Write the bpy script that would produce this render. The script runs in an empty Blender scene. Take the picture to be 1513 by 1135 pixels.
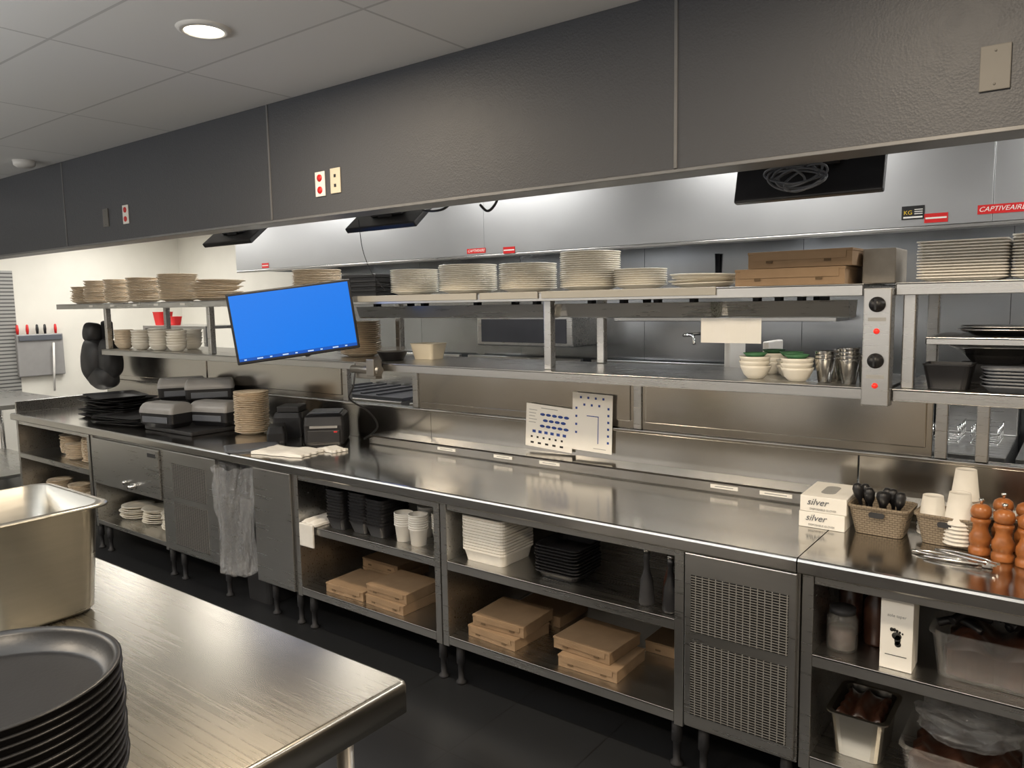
import bpy, bmesh, math, random
from mathutils import Matrix, Vector, Euler
random.seed(7)
C=bpy.context.collection
# ------------------------------------------------------------ materials
def nodes(name):
    m=bpy.data.materials.new(name);m.use_nodes=True
    nt=m.node_tree;b=nt.nodes["Principled BSDF"]
    return m,nt,b
def N(nt,t,**k):
    n=nt.nodes.new(t)
    for a,v in k.items():
        if hasattr(n,a): setattr(n,a,v)
        else: n.inputs[a.replace('_',' ')].default_value=v
    return n
def plain(name,col,rough=.5,metal=0,var=.06,scale=20,bump=0,bscale=60,trans=0,alpha=1,emit=0,spec=None,ecol=None):
    m,nt,b=nodes(name)
    tc=N(nt,"ShaderNodeTexCoord");no=N(nt,"ShaderNodeTexNoise");no.inputs["Scale"].default_value=scale;no.inputs["Detail"].default_value=4
    nt.links.new(tc.outputs["Object"],no.inputs["Vector"])
    r=N(nt,"ShaderNodeValToRGB")
    r.color_ramp.elements[0].position=.3;r.color_ramp.elements[1].position=.7
    r.color_ramp.elements[0].color=tuple(max(0,c*(1-var)) for c in col)+(1,)
    r.color_ramp.elements[1].color=tuple(min(1,c*(1+var)) for c in col)+(1,)
    nt.links.new(no.outputs["Fac"],r.inputs[0]);nt.links.new(r.outputs[0],b.inputs["Base Color"])
    b.inputs["Roughness"].default_value=rough;b.inputs["Metallic"].default_value=metal
    b.inputs["Transmission Weight"].default_value=trans;b.inputs["Alpha"].default_value=alpha
    if emit:
        b.inputs["Emission Color"].default_value=(ecol or col)+(1,);b.inputs["Emission Strength"].default_value=emit
    if bump:
        n2=N(nt,"ShaderNodeTexNoise");n2.inputs["Scale"].default_value=bscale;nt.links.new(tc.outputs["Object"],n2.inputs["Vector"])
        bp=N(nt,"ShaderNodeBump");bp.inputs["Strength"].default_value=bump;bp.inputs["Distance"].default_value=.01
        nt.links.new(n2.outputs["Fac"],bp.inputs["Height"]);nt.links.new(bp.outputs[0],b.inputs["Normal"])
    return m
def steel(name,col=(.55,.54,.52),r0=.2,r1=.4,stretch=(2,60,60),wave=.0,vari=.92,mix=.5,ws=1.6):
    m,nt,b=nodes(name)
    tc=N(nt,"ShaderNodeTexCoord");mp=N(nt,"ShaderNodeMapping");mp.inputs["Scale"].default_value=stretch
    nt.links.new(tc.outputs["Object"],mp.inputs[0])
    no=N(nt,"ShaderNodeTexNoise");no.inputs["Scale"].default_value=2;no.inputs["Detail"].default_value=5;no.inputs["Roughness"].default_value=.6
    nt.links.new(mp.outputs[0],no.inputs["Vector"])
    n3=N(nt,"ShaderNodeTexNoise");n3.inputs["Scale"].default_value=1.3;n3.inputs["Detail"].default_value=4;nt.links.new(tc.outputs["Object"],n3.inputs["Vector"])
    av=N(nt,"ShaderNodeMix",data_type='FLOAT');av.inputs[0].default_value=mix
    nt.links.new(no.outputs["Fac"],av.inputs[2]);nt.links.new(n3.outputs["Fac"],av.inputs[3])
    mr=N(nt,"ShaderNodeMapRange");mr.inputs["From Min"].default_value=.3;mr.inputs["From Max"].default_value=.7
    mr.inputs["To Min"].default_value=r0;mr.inputs["To Max"].default_value=r1
    nt.links.new(av.outputs[0],mr.inputs[0]);nt.links.new(mr.outputs[0],b.inputs["Roughness"])
    r=N(nt,"ShaderNodeValToRGB");r.color_ramp.elements[0].position=.3;r.color_ramp.elements[1].position=.7
    r.color_ramp.elements[0].color=tuple(c*vari for c in col)+(1,);r.color_ramp.elements[1].color=tuple(col)+(1,)
    nt.links.new(av.outputs[0],r.inputs[0]);nt.links.new(r.outputs[0],b.inputs["Base Color"])
    b.inputs["Metallic"].default_value=1
    if wave:
        bp=N(nt,"ShaderNodeBump");bp.inputs["Strength"].default_value=wave;bp.inputs["Distance"].default_value=.01
        n2=N(nt,"ShaderNodeTexNoise");n2.inputs["Scale"].default_value=ws;n2.inputs["Detail"].default_value=0;nt.links.new(tc.outputs["Object"],n2.inputs["Vector"])
        nt.links.new(n2.outputs["Fac"],bp.inputs["Height"]);nt.links.new(bp.outputs[0],b.inputs["Normal"])
    return m
def bricks(name,c1,c2,mortar,w,h,ms,rough=.5,metal=0,offset=0,rot=(0,0,0),loc=(0,0,0),bump=.3,smooth=0):
    m,nt,b=nodes(name)
    tc=N(nt,"ShaderNodeTexCoord");mp=N(nt,"ShaderNodeMapping");mp.inputs["Rotation"].default_value=rot;mp.inputs["Location"].default_value=loc
    nt.links.new(tc.outputs["Object"],mp.inputs[0])
    t=N(nt,"ShaderNodeTexBrick");t.offset=offset;t.squash=1
    t.inputs["Color1"].default_value=c1+(1,);t.inputs["Color2"].default_value=c2+(1,);t.inputs["Mortar"].default_value=mortar+(1,)
    t.inputs["Scale"].default_value=1;t.inputs["Brick Width"].default_value=w;t.inputs["Row Height"].default_value=h
    t.inputs["Mortar Size"].default_value=ms;t.inputs["Mortar Smooth"].default_value=smooth
    nt.links.new(mp.outputs[0],t.inputs["Vector"]);nt.links.new(t.outputs["Color"],b.inputs["Base Color"])
    b.inputs["Roughness"].default_value=rough;b.inputs["Metallic"].default_value=metal
    bp=N(nt,"ShaderNodeBump");bp.inputs["Strength"].default_value=bump;bp.inputs["Distance"].default_value=.003;bp.invert=True
    nt.links.new(t.outputs["Fac"],bp.inputs["Height"]);nt.links.new(bp.outputs[0],b.inputs["Normal"])
    return m,nt,b,t
M={}
M['top']=steel("steel_worktop",(.56,.545,.52),.12,.20,(1.5,30,30),wave=.03,vari=.90)
M['island']=steel("steel_island",(.40,.37,.31),.20,.32,(1.2,60,60),wave=.02,vari=.80,mix=.6)
M['iedge']=steel("steel_island_edge",(.50,.475,.42),.22,.28,(1,1,1),vari=.92)
M['st']=steel("steel_brushed",(.58,.575,.56),.24,.34,(2,50,50))
M['sp']=steel("steel_backsplash",(.56,.54,.505),.15,.22,(2,2,2),wave=.09,vari=.88)
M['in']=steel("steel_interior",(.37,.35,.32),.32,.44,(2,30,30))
M['hood']=steel("steel_hood",(.56,.57,.58),.36,.44,(1,2,2),vari=.93)
M['bk']=steel("steel_back_wall",(.46,.48,.50),.18,.26,(2,1,1),wave=0,vari=.75)
M['pan']=steel("steel_pan",(.50,.48,.43),.26,.36,(3,3,30),vari=.85)
M['chr']=steel("chrome",(.75,.74,.72),.1,.2,(2,2,2))
M['cream']=plain("wall_cream",(.78,.76,.69),.6,0,.03,3)
M['warm']=plain("wall_warm",(.42,.36,.28),.7,0,.15,1.5)
M['plate']=plain("ceramic_cream",(.80,.76,.67),.3,0,.03,8)
M['plateb']=plain("ceramic_brown_edge",(.68,.57,.43),.4,0,.12,30)
M['black']=plain("black_plastic",(.014,.014,.016),.38,0,.2,10)
M['blackm']=plain("black_matte",(.020,.020,.022),.5,0,.2,10)
M['traym']=plain("black_tray",(.015,.0145,.015),.36,0,.15,8,.03,150)
M['dk']=plain("dark_void",(.022,.022,.025),.6,0,.2,6)
M['gray']=plain("gray_plastic",(.29,.285,.28),.35,0,.05,10)
M['bronze']=plain("plate_bronze_gray",(.135,.13,.12),.6,0,.04,10)
M['grayd']=plain("gray_dark_plastic",(.11,.12,.14),.4,0,.05,10)
M['white']=plain("white_plastic",(.80,.78,.74),.4,0,.03,10)
M['paper']=plain("paper_white",(.84,.82,.77),.8,0,.02,10)
M['foam']=plain("foam_white",(.80,.77,.71),.55,0,.03,30)
M['card']=plain("kraft_cardboard",(.27,.18,.105),.85,0,.08,14,.03,150)
M['cardd']=plain("kraft_edge",(.11,.07,.035),.85,0,.1,30)
M['wood']=plain("orange_wood",(.36,.125,.034),.28,0,.3,22)
M['red']=plain("red_paint",(.65,.02,.02),.4,0,.05,10)
M['redl']=plain("red_lamp",(.8,.03,.02),.2,0,.02,10,emit=.6)
M['blue']=plain("blue_ink",(.03,.07,.30),.8,0,.1,10)
M['yel']=plain("yellow_ink",(.8,.55,.05),.8,0,.1,10)
M['ink']=plain("black_ink",(.02,.02,.02),.8,0,.1,10)
M['greyink']=plain("grey_ink",(.35,.35,.34),.8,0,.1,10)
M['cloth']=plain("white_cloth",(.72,.70,.66),.9,0,.04,10,.1,60)
M['green']=plain("green_leaf",(.05,.16,.07),.6,0,.3,30)
M['bag']=plain("bag_film",(.62,.64,.67),.06,0,.05,10,.9,22,trans=.5,alpha=.36)
M['clear']=plain("clear_plastic",(.65,.65,.63),.10,0,.02,10,trans=.7,alpha=.28)
M['sauce']=plain("dark_sauce",(.05,.020,.012),.3,0,.3,20)
M['beige']=plain("beige_plate",(.62,.56,.44),.5,0,.02,10)
M['rail']=plain("rail_plastic",(.42,.40,.35),.4,0,.02,10)
M['lens']=plain("lamp_lens",(1,.90,.72),.5,0,0,5,emit=14)
M['flu']=plain("light_panel",(1,1,1),.5,0,0,5,emit=4)
M['screen']=plain("screen_blue",(.0,.02,.05),.3,0,0,5,emit=1.0,ecol=(.002,.17,.76))
M['screend']=plain("screen_taskbar",(.0,.02,.05),.3,0,0,5,emit=1.0,ecol=(.002,.07,.42))
M['screenw']=plain("screen_icons",(.1,.1,.1),.3,0,0,5,emit=1.0,ecol=(.5,.65,.8))
m,nt,b=nodes("soffit_texture");M['soffit']=m
tc=N(nt,"ShaderNodeTexCoord");v=N(nt,"ShaderNodeTexVoronoi");v.inputs["Scale"].default_value=150;v.distance='MANHATTAN'
no=N(nt,"ShaderNodeTexNoise");no.inputs["Scale"].default_value=30;no.inputs["Detail"].default_value=3
nt.links.new(tc.outputs["Object"],v.inputs["Vector"]);nt.links.new(tc.outputs["Object"],no.inputs["Vector"])
mx=N(nt,"ShaderNodeMath",operation='MULTIPLY');nt.links.new(v.outputs["Distance"],mx.inputs[0]);nt.links.new(no.outputs["Fac"],mx.inputs[1])
bp=N(nt,"ShaderNodeBump");bp.inputs["Strength"].default_value=.5;bp.inputs["Distance"].default_value=.002
nt.links.new(mx.outputs[0],bp.inputs["Height"]);nt.links.new(bp.outputs[0],b.inputs["Normal"])
b.inputs["Base Color"].default_value=(.070,.073,.082,1);b.inputs["Roughness"].default_value=.52;b.inputs["Specular IOR Level"].default_value=.35
m,nt,b,t=bricks("ceiling_grid",(.84,.84,.83),(.81,.81,.80),(.60,.60,.59),1.11,.545,.006,.8,0,0,(0,0,0),(2.04+11.1,-1.88+5.45,0),.6);M['ceil']=m
m,nt,b,t=bricks("floor_tile",(.013,.014,.016),(.016,.017,.019),(.010,.010,.011),.45,.45,.004,.42,0,0,(0,0,0),(.1,.2,0),.3);M['floor']=m
m,nt,b,t=bricks("vent_slots",(.006,.006,.006),(.007,.007,.007),(.20,.195,.185),.024,.0092,.0017,.38,0,.0,(math.radians(90),0,0),(0,0,0),.8);M['vent']=m
m,nt,b,t=bricks("perforated_panel",(.10,.10,.10),(.12,.12,.12),(.40,.40,.38),.04,.04,.013,.4,.3,.5,(math.radians(90),0,math.radians(90)),(0,0,0),.6);M['perf']=m
m,nt,b=nodes("woven_basket");M['bask']=m
tc=N(nt,"ShaderNodeTexCoord");w=N(nt,"ShaderNodeTexBrick");w.offset=.5
mp=N(nt,"ShaderNodeMapping");mp.inputs["Rotation"].default_value=(math.radians(90),0,0);nt.links.new(tc.outputs["Object"],mp.inputs[0])
w.inputs["Scale"].default_value=1;w.inputs["Brick Width"].default_value=.016;w.inputs["Row Height"].default_value=.008;w.inputs["Mortar Size"].default_value=.0010
w.inputs["Color1"].default_value=(.30,.24,.17,1);w.inputs["Color2"].default_value=(.26,.21,.15,1);w.inputs["Mortar"].default_value=(.13,.10,.07,1)
nt.links.new(mp.outputs[0],w.inputs["Vector"]);nt.links.new(w.outputs["Color"],b.inputs["Base Color"]);b.inputs["Roughness"].default_value=.6
bp=N(nt,"ShaderNodeBump");bp.inputs["Strength"].default_value=.8;bp.inputs["Distance"].default_value=.003;bp.invert=True
nt.links.new(w.outputs["Fac"],bp.inputs["Height"]);nt.links.new(bp.outputs[0],b.inputs["Normal"])
# ------------------------------------------------------------ geometry helpers
def box(x0,x1,y0,y1,z0,z1,bev=0,bm=None,seg=2):
    own=bm is None
    if own: bm=bmesh.new()
    t=bmesh.new();bmesh.ops.create_cube(t,size=1)
    for v in t.verts: v.co=Vector(((x0+x1)/2+v.co.x*(x1-x0),(y0+y1)/2+v.co.y*(y1-y0),(z0+z1)/2+v.co.z*(z1-z0)))
    if bev: bmesh.ops.bevel(t,geom=t.edges[:],offset=bev,segments=seg,affect='EDGES',profile=.5)
    me=bpy.data.meshes.new("tmp");t.to_mesh(me);t.free();bm.from_mesh(me);bpy.data.meshes.remove(me)
    return bm
def lathe(prof,seg=28,bm=None,c=(0,0),z=0):
    if bm is None: bm=bmesh.new()
    rings=[]
    for r,h in prof:
        if r<1e-5: rings.append([bm.verts.new((c[0],c[1],z+h))])
        else: rings.append([bm.verts.new((c[0]+r*math.cos(2*math.pi*i/seg),c[1]+r*math.sin(2*math.pi*i/seg),z+h)) for i in range(seg)])
    for a,b in zip(rings,rings[1:]):
        for i in range(seg):
            j=(i+1)%seg
            if len(a)==1 and len(b)==1: continue
            if len(a)==1: bm.faces.new((a[0],b[j],b[i]))
            elif len(b)==1: bm.faces.new((a[i],a[j],b[0]))
            else: bm.faces.new((a[i],a[j],b[j],b[i]))
    bmesh.ops.recalc_face_normals(bm,faces=bm.faces)
    for f in bm.faces: f.smooth=True
    return bm
def rr(w,d,r,z,n=4,cx=0,cy=0):
    o=[];r=min(r,w/2-.0005,d/2-.0005)
    for sx,sy,a0 in ((1,1,0),(-1,1,90),(-1,-1,180),(1,-1,270)):
        for i in range(n+1):
            a=math.radians(a0+90*i/n)
            o.append((cx+sx*(w/2-r)+r*math.cos(a),cy+sy*(d/2-r)+r*math.sin(a),z))
    return o
def loft(rings,bm=None,cap0=True,cap1=True,smooth=False):
    if bm is None: bm=bmesh.new()
    R=[[bm.verts.new(p) for p in ring] for ring in rings];n=len(R[0]);fs=[]
    for a,b in zip(R,R[1:]):
        for i in range(n):
            j=(i+1)%n;fs.append(bm.faces.new((a[i],a[j],b[j],b[i])))
    if cap0: bm.faces.new(R[0][::-1])
    if cap1: bm.faces.new(R[-1])
    bmesh.ops.recalc_face_normals(bm,faces=bm.faces)
    if smooth:
        for f in fs: f.smooth=True
    return bm
def tube(pts,r,seg=8,bm=None,rad=None):
    if bm is None: bm=bmesh.new()
    P=[Vector(p) for p in pts];rings=[]
    up=Vector((0,0,1))
    for i,p in enumerate(P):
        d=(P[min(i+1,len(P)-1)]-P[max(i-1,0)]).normalized()
        a=d.cross(up)
        if a.length<.1: a=d.cross(Vector((0,1,0)))
        a.normalize();b=d.cross(a).normalized()
        rr_=rad[i] if rad else r
        rings.append([tuple(p+a*rr_*math.cos(2*math.pi*k/seg)+b*rr_*math.sin(2*math.pi*k/seg)) for k in range(seg)])
    return loft(rings,bm,smooth=True)
def smoothpts(pts,n=6):
    P=[Vector(p) for p in pts];o=[]
    Q=[P[0]]+P+[P[-1]]
    for i in range(1,len(Q)-2):
        a,b,c,d=Q[i-1],Q[i],Q[i+1],Q[i+2]
        for k in range(n):
            t=k/n
            o.append(.5*((2*b)+(c-a)*t+(2*a-5*b+4*c-d)*t*t+(3*b-a-3*c+d)*t**3))
    o.append(P[-1]);return o
def textbm(body,size,depth=.0004,shear=0):
    cu=bpy.data.curves.new("tx","FONT");cu.body=body;cu.size=size;cu.align_x='CENTER';cu.align_y='CENTER';cu.extrude=depth;cu.shear=shear
    ob=bpy.data.objects.new("tx",cu);C.objects.link(ob)
    dg=bpy.context.evaluated_depsgraph_get()
    me=bpy.data.meshes.new_from_object(ob.evaluated_get(dg));bm=bmesh.new();bm.from_mesh(me)
    bpy.data.objects.remove(ob);bpy.data.curves.remove(cu);bpy.data.meshes.remove(me)
    bmesh.ops.rotate(bm,verts=bm.verts,matrix=Matrix.Rotation(math.radians(90),3,'X'))
    return bm
def tr(bm,loc=(0,0,0),rot=None):
    if rot:
        for ax,a in zip('XYZ',rot):
            if a: bmesh.ops.rotate(bm,verts=bm.verts,matrix=Matrix.Rotation(math.radians(a),3,ax))
    bmesh.ops.translate(bm,verts=bm.verts,vec=loc);return bm
def addto(bm,o):
    me=bpy.data.meshes.new("tmp");o.to_mesh(me);o.free();bm.from_mesh(me);bpy.data.meshes.remove(me);return bm
def meshob(name,bm,mats,parent=None,loc=(0,0,0)):
    me=bpy.data.meshes.new(name);bm.to_mesh(me);bm.free()
    for m in (mats if isinstance(mats,(list,tuple)) else [mats]): me.materials.append(m)
    ob=bpy.data.objects.new(name,me);C.objects.link(ob);ob.location=loc
    if parent: ob.parent=parent
    return ob
def meta(ob,label,cat,group=None):
    ob["label"]=label;ob["category"]=cat
    if group: ob["group"]=group
def one(name,bm,mat,loc,label,cat,group=None,rz=0,rot=None):
    ob=meshob(name,bm,mat,None,loc);meta(ob,label,cat,group)
    ob.rotation_euler=rot if rot else (0,0,math.radians(rz));return ob
def thing(name,loc,parts,label,cat,group=None,rz=0,rot=None):
    e=bpy.data.objects.new(name,None);C.objects.link(e);e.location=loc;e.empty_display_size=.05
    e.rotation_euler=rot if rot else (0,0,math.radians(rz));meta(e,label,cat,group)
    for p in parts:
        o=meshob(p[0],p[1],p[2],e)
        if len(p)>3 and p[3]: o["label"]=p[3]
        for q in (p[4] if len(p)>4 else []): meshob(q[0],q[1],q[2],o)
    return e
def dup(src,loc,rz=0,label=None,tilt=None):
    o=src.copy();C.objects.link(o);o.location=loc
    o.rotation_euler=tilt if tilt else (0,0,math.radians(rz))
    if label:o["label"]=label
    def rec(a,b):
        for c in a.children:
            k=c.copy();C.objects.link(k);k.parent=b;rec(c,k)
    rec(src,o)
    return o
def struct(name,bm,mat,loc=(0,0,0)):
    o=meshob(name,bm,mat,None,loc);o["kind"]="structure";return o
R=random.uniform
# ------------------------------------------------------------ room
CZ=2.72;XL,XR,YB,YF=-9.5,3.0,5.4,-2.6
struct("floor",box(XL-.1,XR+.1,YF-.1,YB+.1,-.1,0),M['floor'])
struct("ceiling",box(XL-.1,XR+.1,YF-.1,YB+.1,CZ,CZ+.1),M['ceil'])
struct("wall_left",box(XL-.1,XL,YF,YB,0,CZ),M['cream'])
struct("wall_right",box(XR,XR+.1,YF,YB,0,CZ),M['warm'])
struct("wall_front",box(XL,XR,YF-.1,YF,0,CZ),M['warm'])
bm=box(XL,-6.45,YB,YB+.1,0,CZ);struct("wall_back",bm,M['cream'])
bm=bmesh.new()
xs=[-6.45,-5.2,-4.0,-2.8,-1.6,-.4,.8,2.0,3.0]
for a,c in zip(xs,xs[1:]): box(a+.0012,c-.0012,YB-.0,YB+.1,0,CZ,.001,bm)
struct("wall_cookline",bm,M['bk'])
sx=[-9.5,-7.9,-5.67,-3.35,-1.14,1.1,3.0]
for i,(a,c) in enumerate(zip(sx,sx[1:])):
    struct("wall_soffit" if i==0 else "wall_soffit.%03d"%i,box(a+.003,c-.003,2.42,2.545,2.15,CZ,.002),M['soffit'])
tm=plain("soffit_joint",(.15,.15,.152),.5)
for i,a in enumerate(sx[1:-1]):
    struct("trim_%d"%(i+1),box(a-.006,a+.006,2.415,2.43,2.152,CZ-.001,.002),tm)
struct("trim_9",box(XL,XR,2.412,2.55,2.138,2.15,.002),plain("soffit_edge",(.17,.17,.17),.4,.3))
# ------------------------------------------------------------ lights
def downlight(x,y,lab="round recessed downlight with white trim in the ceiling"):
    ring=lathe([(.068,0),(.070,-.012),(.090,-.008),(.096,0)],32)
    lens=lathe([(0,-.004),(.069,-.004),(.069,0),(0,0)],32)
    return thing("recessed_light",(x,y,CZ),[("trim_ring",ring,M['white']),("lamp_lens",lens,M['lens'])],lab,"ceiling light","recessed ceiling lights")
def area(x,y,z,sx_,sy_,e,col,rot=(0,0,0),name="lamp"):
    l=bpy.data.lights.new(name,'AREA');l.energy=e;l.color=col
    if sy_: l.shape='RECTANGLE';l.size=sx_;l.size_y=sy_
    else: l.shape='DISK';l.size=sx_
    o=bpy.data.objects.new(name,l);C.objects.link(o);o.location=(x,y,z);o.rotation_euler=rot;return o
warm=(1,.83,.62)
d0=None
for (x,y) in [(-2.62,1.64),(-.4,1.5),(1.5,1.5),(-.6,-.6),(-2.6,-.6),(-4.6,-.6),(-6.6,-.6),(1.4,-.9)]:
    if d0 is None: d0=downlight(x,y)
    else: dup(d0,(x,y,CZ))
    area(x,y,CZ-.02,.14,None,25,warm)
fl=None
for x in (-7.6,-5.6,-3.6,-1.6,.4,2.0):
    if fl is None:
        fl=thing("light_panel",(x,3.45,CZ),[("frame",box(-.62,.62,-.17,.17,-.02,0,.003),M['white']),("diffuser",box(-.59,.59,-.14,.14,-.026,-.0201,.002),M['flu'])],"long flat white ceiling light panel above the cook aisle","ceiling light","cook aisle ceiling light panels")
    else: dup(fl,(x,3.45,CZ))
    area(x,3.45,CZ-.04,1.1,.26,13,(1,.97,.92))
one("smoke_detector",lathe([(0,-.045),(.045,-.045),(.065,-.03),(.07,0),(0,0)],28),M['white'],(-5.80,2.24,CZ),"round white smoke detector on the ceiling tile","smoke detector")
area(-3.5,-2.45,1.6,10.5,1.3,34,(.92,.96,1),(math.radians(108),0,0),"front_fill")  # added unseen cool fill behind the camera; the front wall has no window
area(-4.5,-.2,2.2,8.5,.6,118,(.95,.98,1),(math.radians(180),0,0),"ceiling_fill")  # added unseen fill aimed up to brighten the ceiling, no fixture here
# ------------------------------------------------------------ worktop
WX0,WX1=-6.88,1.6
def worktop(x0,x1,name,label):
    bm=bmesh.new()
    prof=[(2.405,.850),(2.400,.856),(2.400,.890),(2.404,.897),(2.412,.900),(3.165,.900),(3.165,.872),(2.43,.872),(2.43,.850)]
    a=[bm.verts.new((x0,y,z)) for y,z in prof];b=[bm.verts.new((x1,y,z)) for y,z in prof]
    n=len(prof)
    for i in range(n): bm.faces.new((a[i],a[(i+1)%n],b[(i+1)%n],b[i]))
    bm.faces.new(a[::-1]);bm.faces.new(b);bmesh.ops.recalc_face_normals(bm,faces=bm.faces)
    return one(name,bm,M['top'],(0,0,0),label,"countertop")
worktop(WX0,-.712,"worktop","long stainless steel worktop over the open shelf units")
worktop(-.708,WX1,"worktop","stainless steel worktop holding baskets and wooden pepper mills")
one("end_splash",box(0,.02,0,.7,0,.09,.004),M['st'],(WX0,2.44,.901),"low stainless steel splash guard at the worktop end","splash guard")
bm=bmesh.new()
for a,c in ((-6.88,-5.0),(-5.0,-3.0),(-3.0,-.712),(-.708,1.6)): box(a+.001,c-.001,3.17,3.2,.86,1.10,.001,bm)
box(-6.88,1.6,3.155,3.22,1.10,1.115,.003,bm)
one("lower_backsplash",bm,M['sp'],(0,0,0),"polished stainless steel backsplash with folded ledge behind the worktop","backsplash")
def backrail(x0,x1,lab):
    b_=bmesh.new();pr=[(3.045,.9005),(3.04,.906),(3.04,.944),(3.048,.951),(3.169,.957),(3.169,.9005)]
    a=[b_.verts.new((x0,y,z)) for y,z in pr];c=[b_.verts.new((x1,y,z)) for y,z in pr];n=len(pr)
    for i in range(n): b_.faces.new((a[i],a[(i+1)%n],c[(i+1)%n],c[i]))
    b_.faces.new(a[::-1]);b_.faces.new(c);bmesh.ops.recalc_face_normals(b_,faces=b_.faces)
    one("back_rail",b_,M['sp'],(0,0,0),lab,"rail","raised rails behind the worktop")
backrail(-3.38,-.712,"raised stainless steel rail behind the long worktop");backrail(-.708,1.6,"raised stainless steel rail behind baskets and mills")
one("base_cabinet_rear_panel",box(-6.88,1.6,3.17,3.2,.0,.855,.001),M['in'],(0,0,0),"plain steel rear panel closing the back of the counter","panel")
def panel(x0,x1,lab):
    bm=box(x0,x1,3.18,3.20,1.1155,1.357,.003)
    n=max(1,round((x1-x0)/1.25));w=(x1-x0)/n
    for i in range(n): box(x0+i*w+.02,x0+(i+1)*w-.02,3.172,3.182,1.15,1.325,.004,bm)
    one("upper_backsplash_panel",bm,M['sp'],(0,0,0),lab,"backsplash","upper backsplash panels")
panel(-6.80,-3.75,"stainless steel panel between ledge and shelf behind the takeout supplies")
panel(-3.10,-1.70,"stainless steel panel between ledge and shelf behind the pinned charts")
panel(-1.66,-.46,"stainless steel cover panel under the pass shelf")
for x in (-3.73,-3.12,-1.68,-.43,-.30,1.0):
    one("shelf_support_post",box(-.02,.02,-.02,.02,0,.242,.003),M['st'],(x,3.19,1.116),"short square stainless steel post under the pass shelf","post","short pass shelf posts")
# ------------------------------------------------------------ shelves
def shelf(x0,x1,z,lab,y0=2.85,y1=3.42,t=.042,name="pass_shelf"):
    bm=box(x0,x1,y0,y1,z-.008,z,.002)
    box(x0,x1,y0,y0+.006,z-t,z-.001,.002,bm);box(x0,x1,y1-.006,y1,z-t,z-.001,.002,bm)
    box(x0,x0+.006,y0,y1,z-t,z-.001,.002,bm);box(x1-.006,x1,y0,y1,z-t,z-.001,.002,bm)
    return one(name,bm,M['st'],(0,0,0),lab,"shelf","pass shelves")
ZT,ZL=1.762,1.402
shelf(-6.98,-4.36,ZT,"upper stainless steel shelf carrying brown-rimmed plate stacks")
shelf(-4.30,-.64,ZT,"upper stainless steel shelf carrying white plate stacks and cardboard boxes")
shelf(-.54,1.6,ZT,"upper stainless steel shelf carrying stacked rectangular plates")
shelf(-6.23,-.56,ZL,"lower stainless steel pass shelf with bowls and metal cups")
shelf(-.54,1.6,ZL,"lower stainless steel pass shelf holding platters and gray trays")
shelf(-.46,1.6,1.575,"thin middle steel shelf holding oval platters",2.95,3.35,.025)
for a,c in ((-3.25,-2.36),(-2.35,-2.0),(-1.99,-1.16)):
    one("shelf_label_rail",box(0,c-a-.01,-.006,0,-.016,.016,.002),M['rail'],(a,2.848,1.748),"pale plastic label rail clipped to the upper shelf edge","label rail","shelf label rails")
for x in (-6.35,-6.0,-5.65,-5.35,-5.0):
    one("shelf_label",box(-.03,.03,-.001,0,-.008,.008),M['paper'],(x,2.848,1.742),"small white label stuck on the shelf edge","label","shelf edge labels")
for x,y,z0,z1 in [(-2.02,2.95,ZL,ZT-.042),(-1.98,3.36,ZL,ZT-.042),(-3.42,3.36,ZL,ZT-.042),(-4.75,2.90,ZL,ZT-.042),(-4.9,3.36,ZL,ZT-.042),(-6.20,2.90,ZL,ZT-.042),(-6.15,3.36,ZL,ZT-.042),(-.66,3.36,ZL,ZT-.042),(-.50,2.90,ZL,ZT-.042),(-.50,3.38,ZL,ZT-.042),(.9,2.90,ZL,ZT-.042)]:
    one("shelf_post",box(-.02,.02,-.02,.02,0,z1-z0+.033,.004),M['st'],(x,y,z0+.0005),"square stainless steel post between the two pass shelves","post","tall pass shelf posts")
def heat(x0,x1,y):
    bm=bmesh.new();pr=[(-.07,0),(.07,0),(.05,-.06),(.03,-.065),(-.03,-.065),(-.05,-.06)]
    a=[bm.verts.new((x0,p,z)) for p,z in pr];b=[bm.verts.new((x1,p,z)) for p,z in pr]
    for i in range(6): bm.faces.new((a[i],a[(i+1)%6],b[(i+1)%6],b[i]))
    bm.faces.new(a);bm.faces.new(b);bmesh.ops.recalc_face_normals(bm,faces=bm.faces)
    ps=[("housing",bm,M['st'])]
    for k in range(4):
        xx=x0+.1+(x1-x0-.2)*k/3;ps.append(("bracket",box(xx-.012,xx+.012,-.02,.02,0,.048,.001),M['dk']))
    thing("heat_lamp_strip",(0,y,1.705),ps,"long stainless steel heat lamp strip hung under the upper shelf","heat lamp","heat lamp strips")
heat(-3.38,-2.06,3.05);heat(-1.95,-1.25,3.05);heat(-1.18,-.72,3.05);heat(-3.3,-.8,3.24)
def knob(z):
    k=lathe([(0,0),(.026,0),(.026,.006),(.019,.010),(.017,.028),(0,.028)],24);box(-.003,.003,-.018,.018,.028,.031,0,k)
    return tr(k,(0,-.0305,z),(90,0,0))
def lampb(z): return tr(lathe([(0,0),(.010,0),(.009,.006),(.005,.010),(0,.011)],16),(0,-.0305,z),(90,0,0))
cps=[("housing",box(-.044,.044,-.03,.03,0,.40,.004),M['st']),
 ("knob",knob(.345),M['black'],"round black knob"),("knob",knob(.155),M['black'],"round black knob"),
 ("indicator_light",lampb(.255),M['redl'],"round red indicator light"),("indicator_light",lampb(.070),M['redl'],"round red indicator light")]
for z_ in (.295,.10): cps.append(("printed_label",box(-.028,.028,-.0312,-.0303,z_-.006,z_+.006),M['greyink']))
thing("heat_lamp_control_panel",(-.585,2.835,1.345),cps,"steel heat lamp control box with two black knobs and red lights","control panel")
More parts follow.
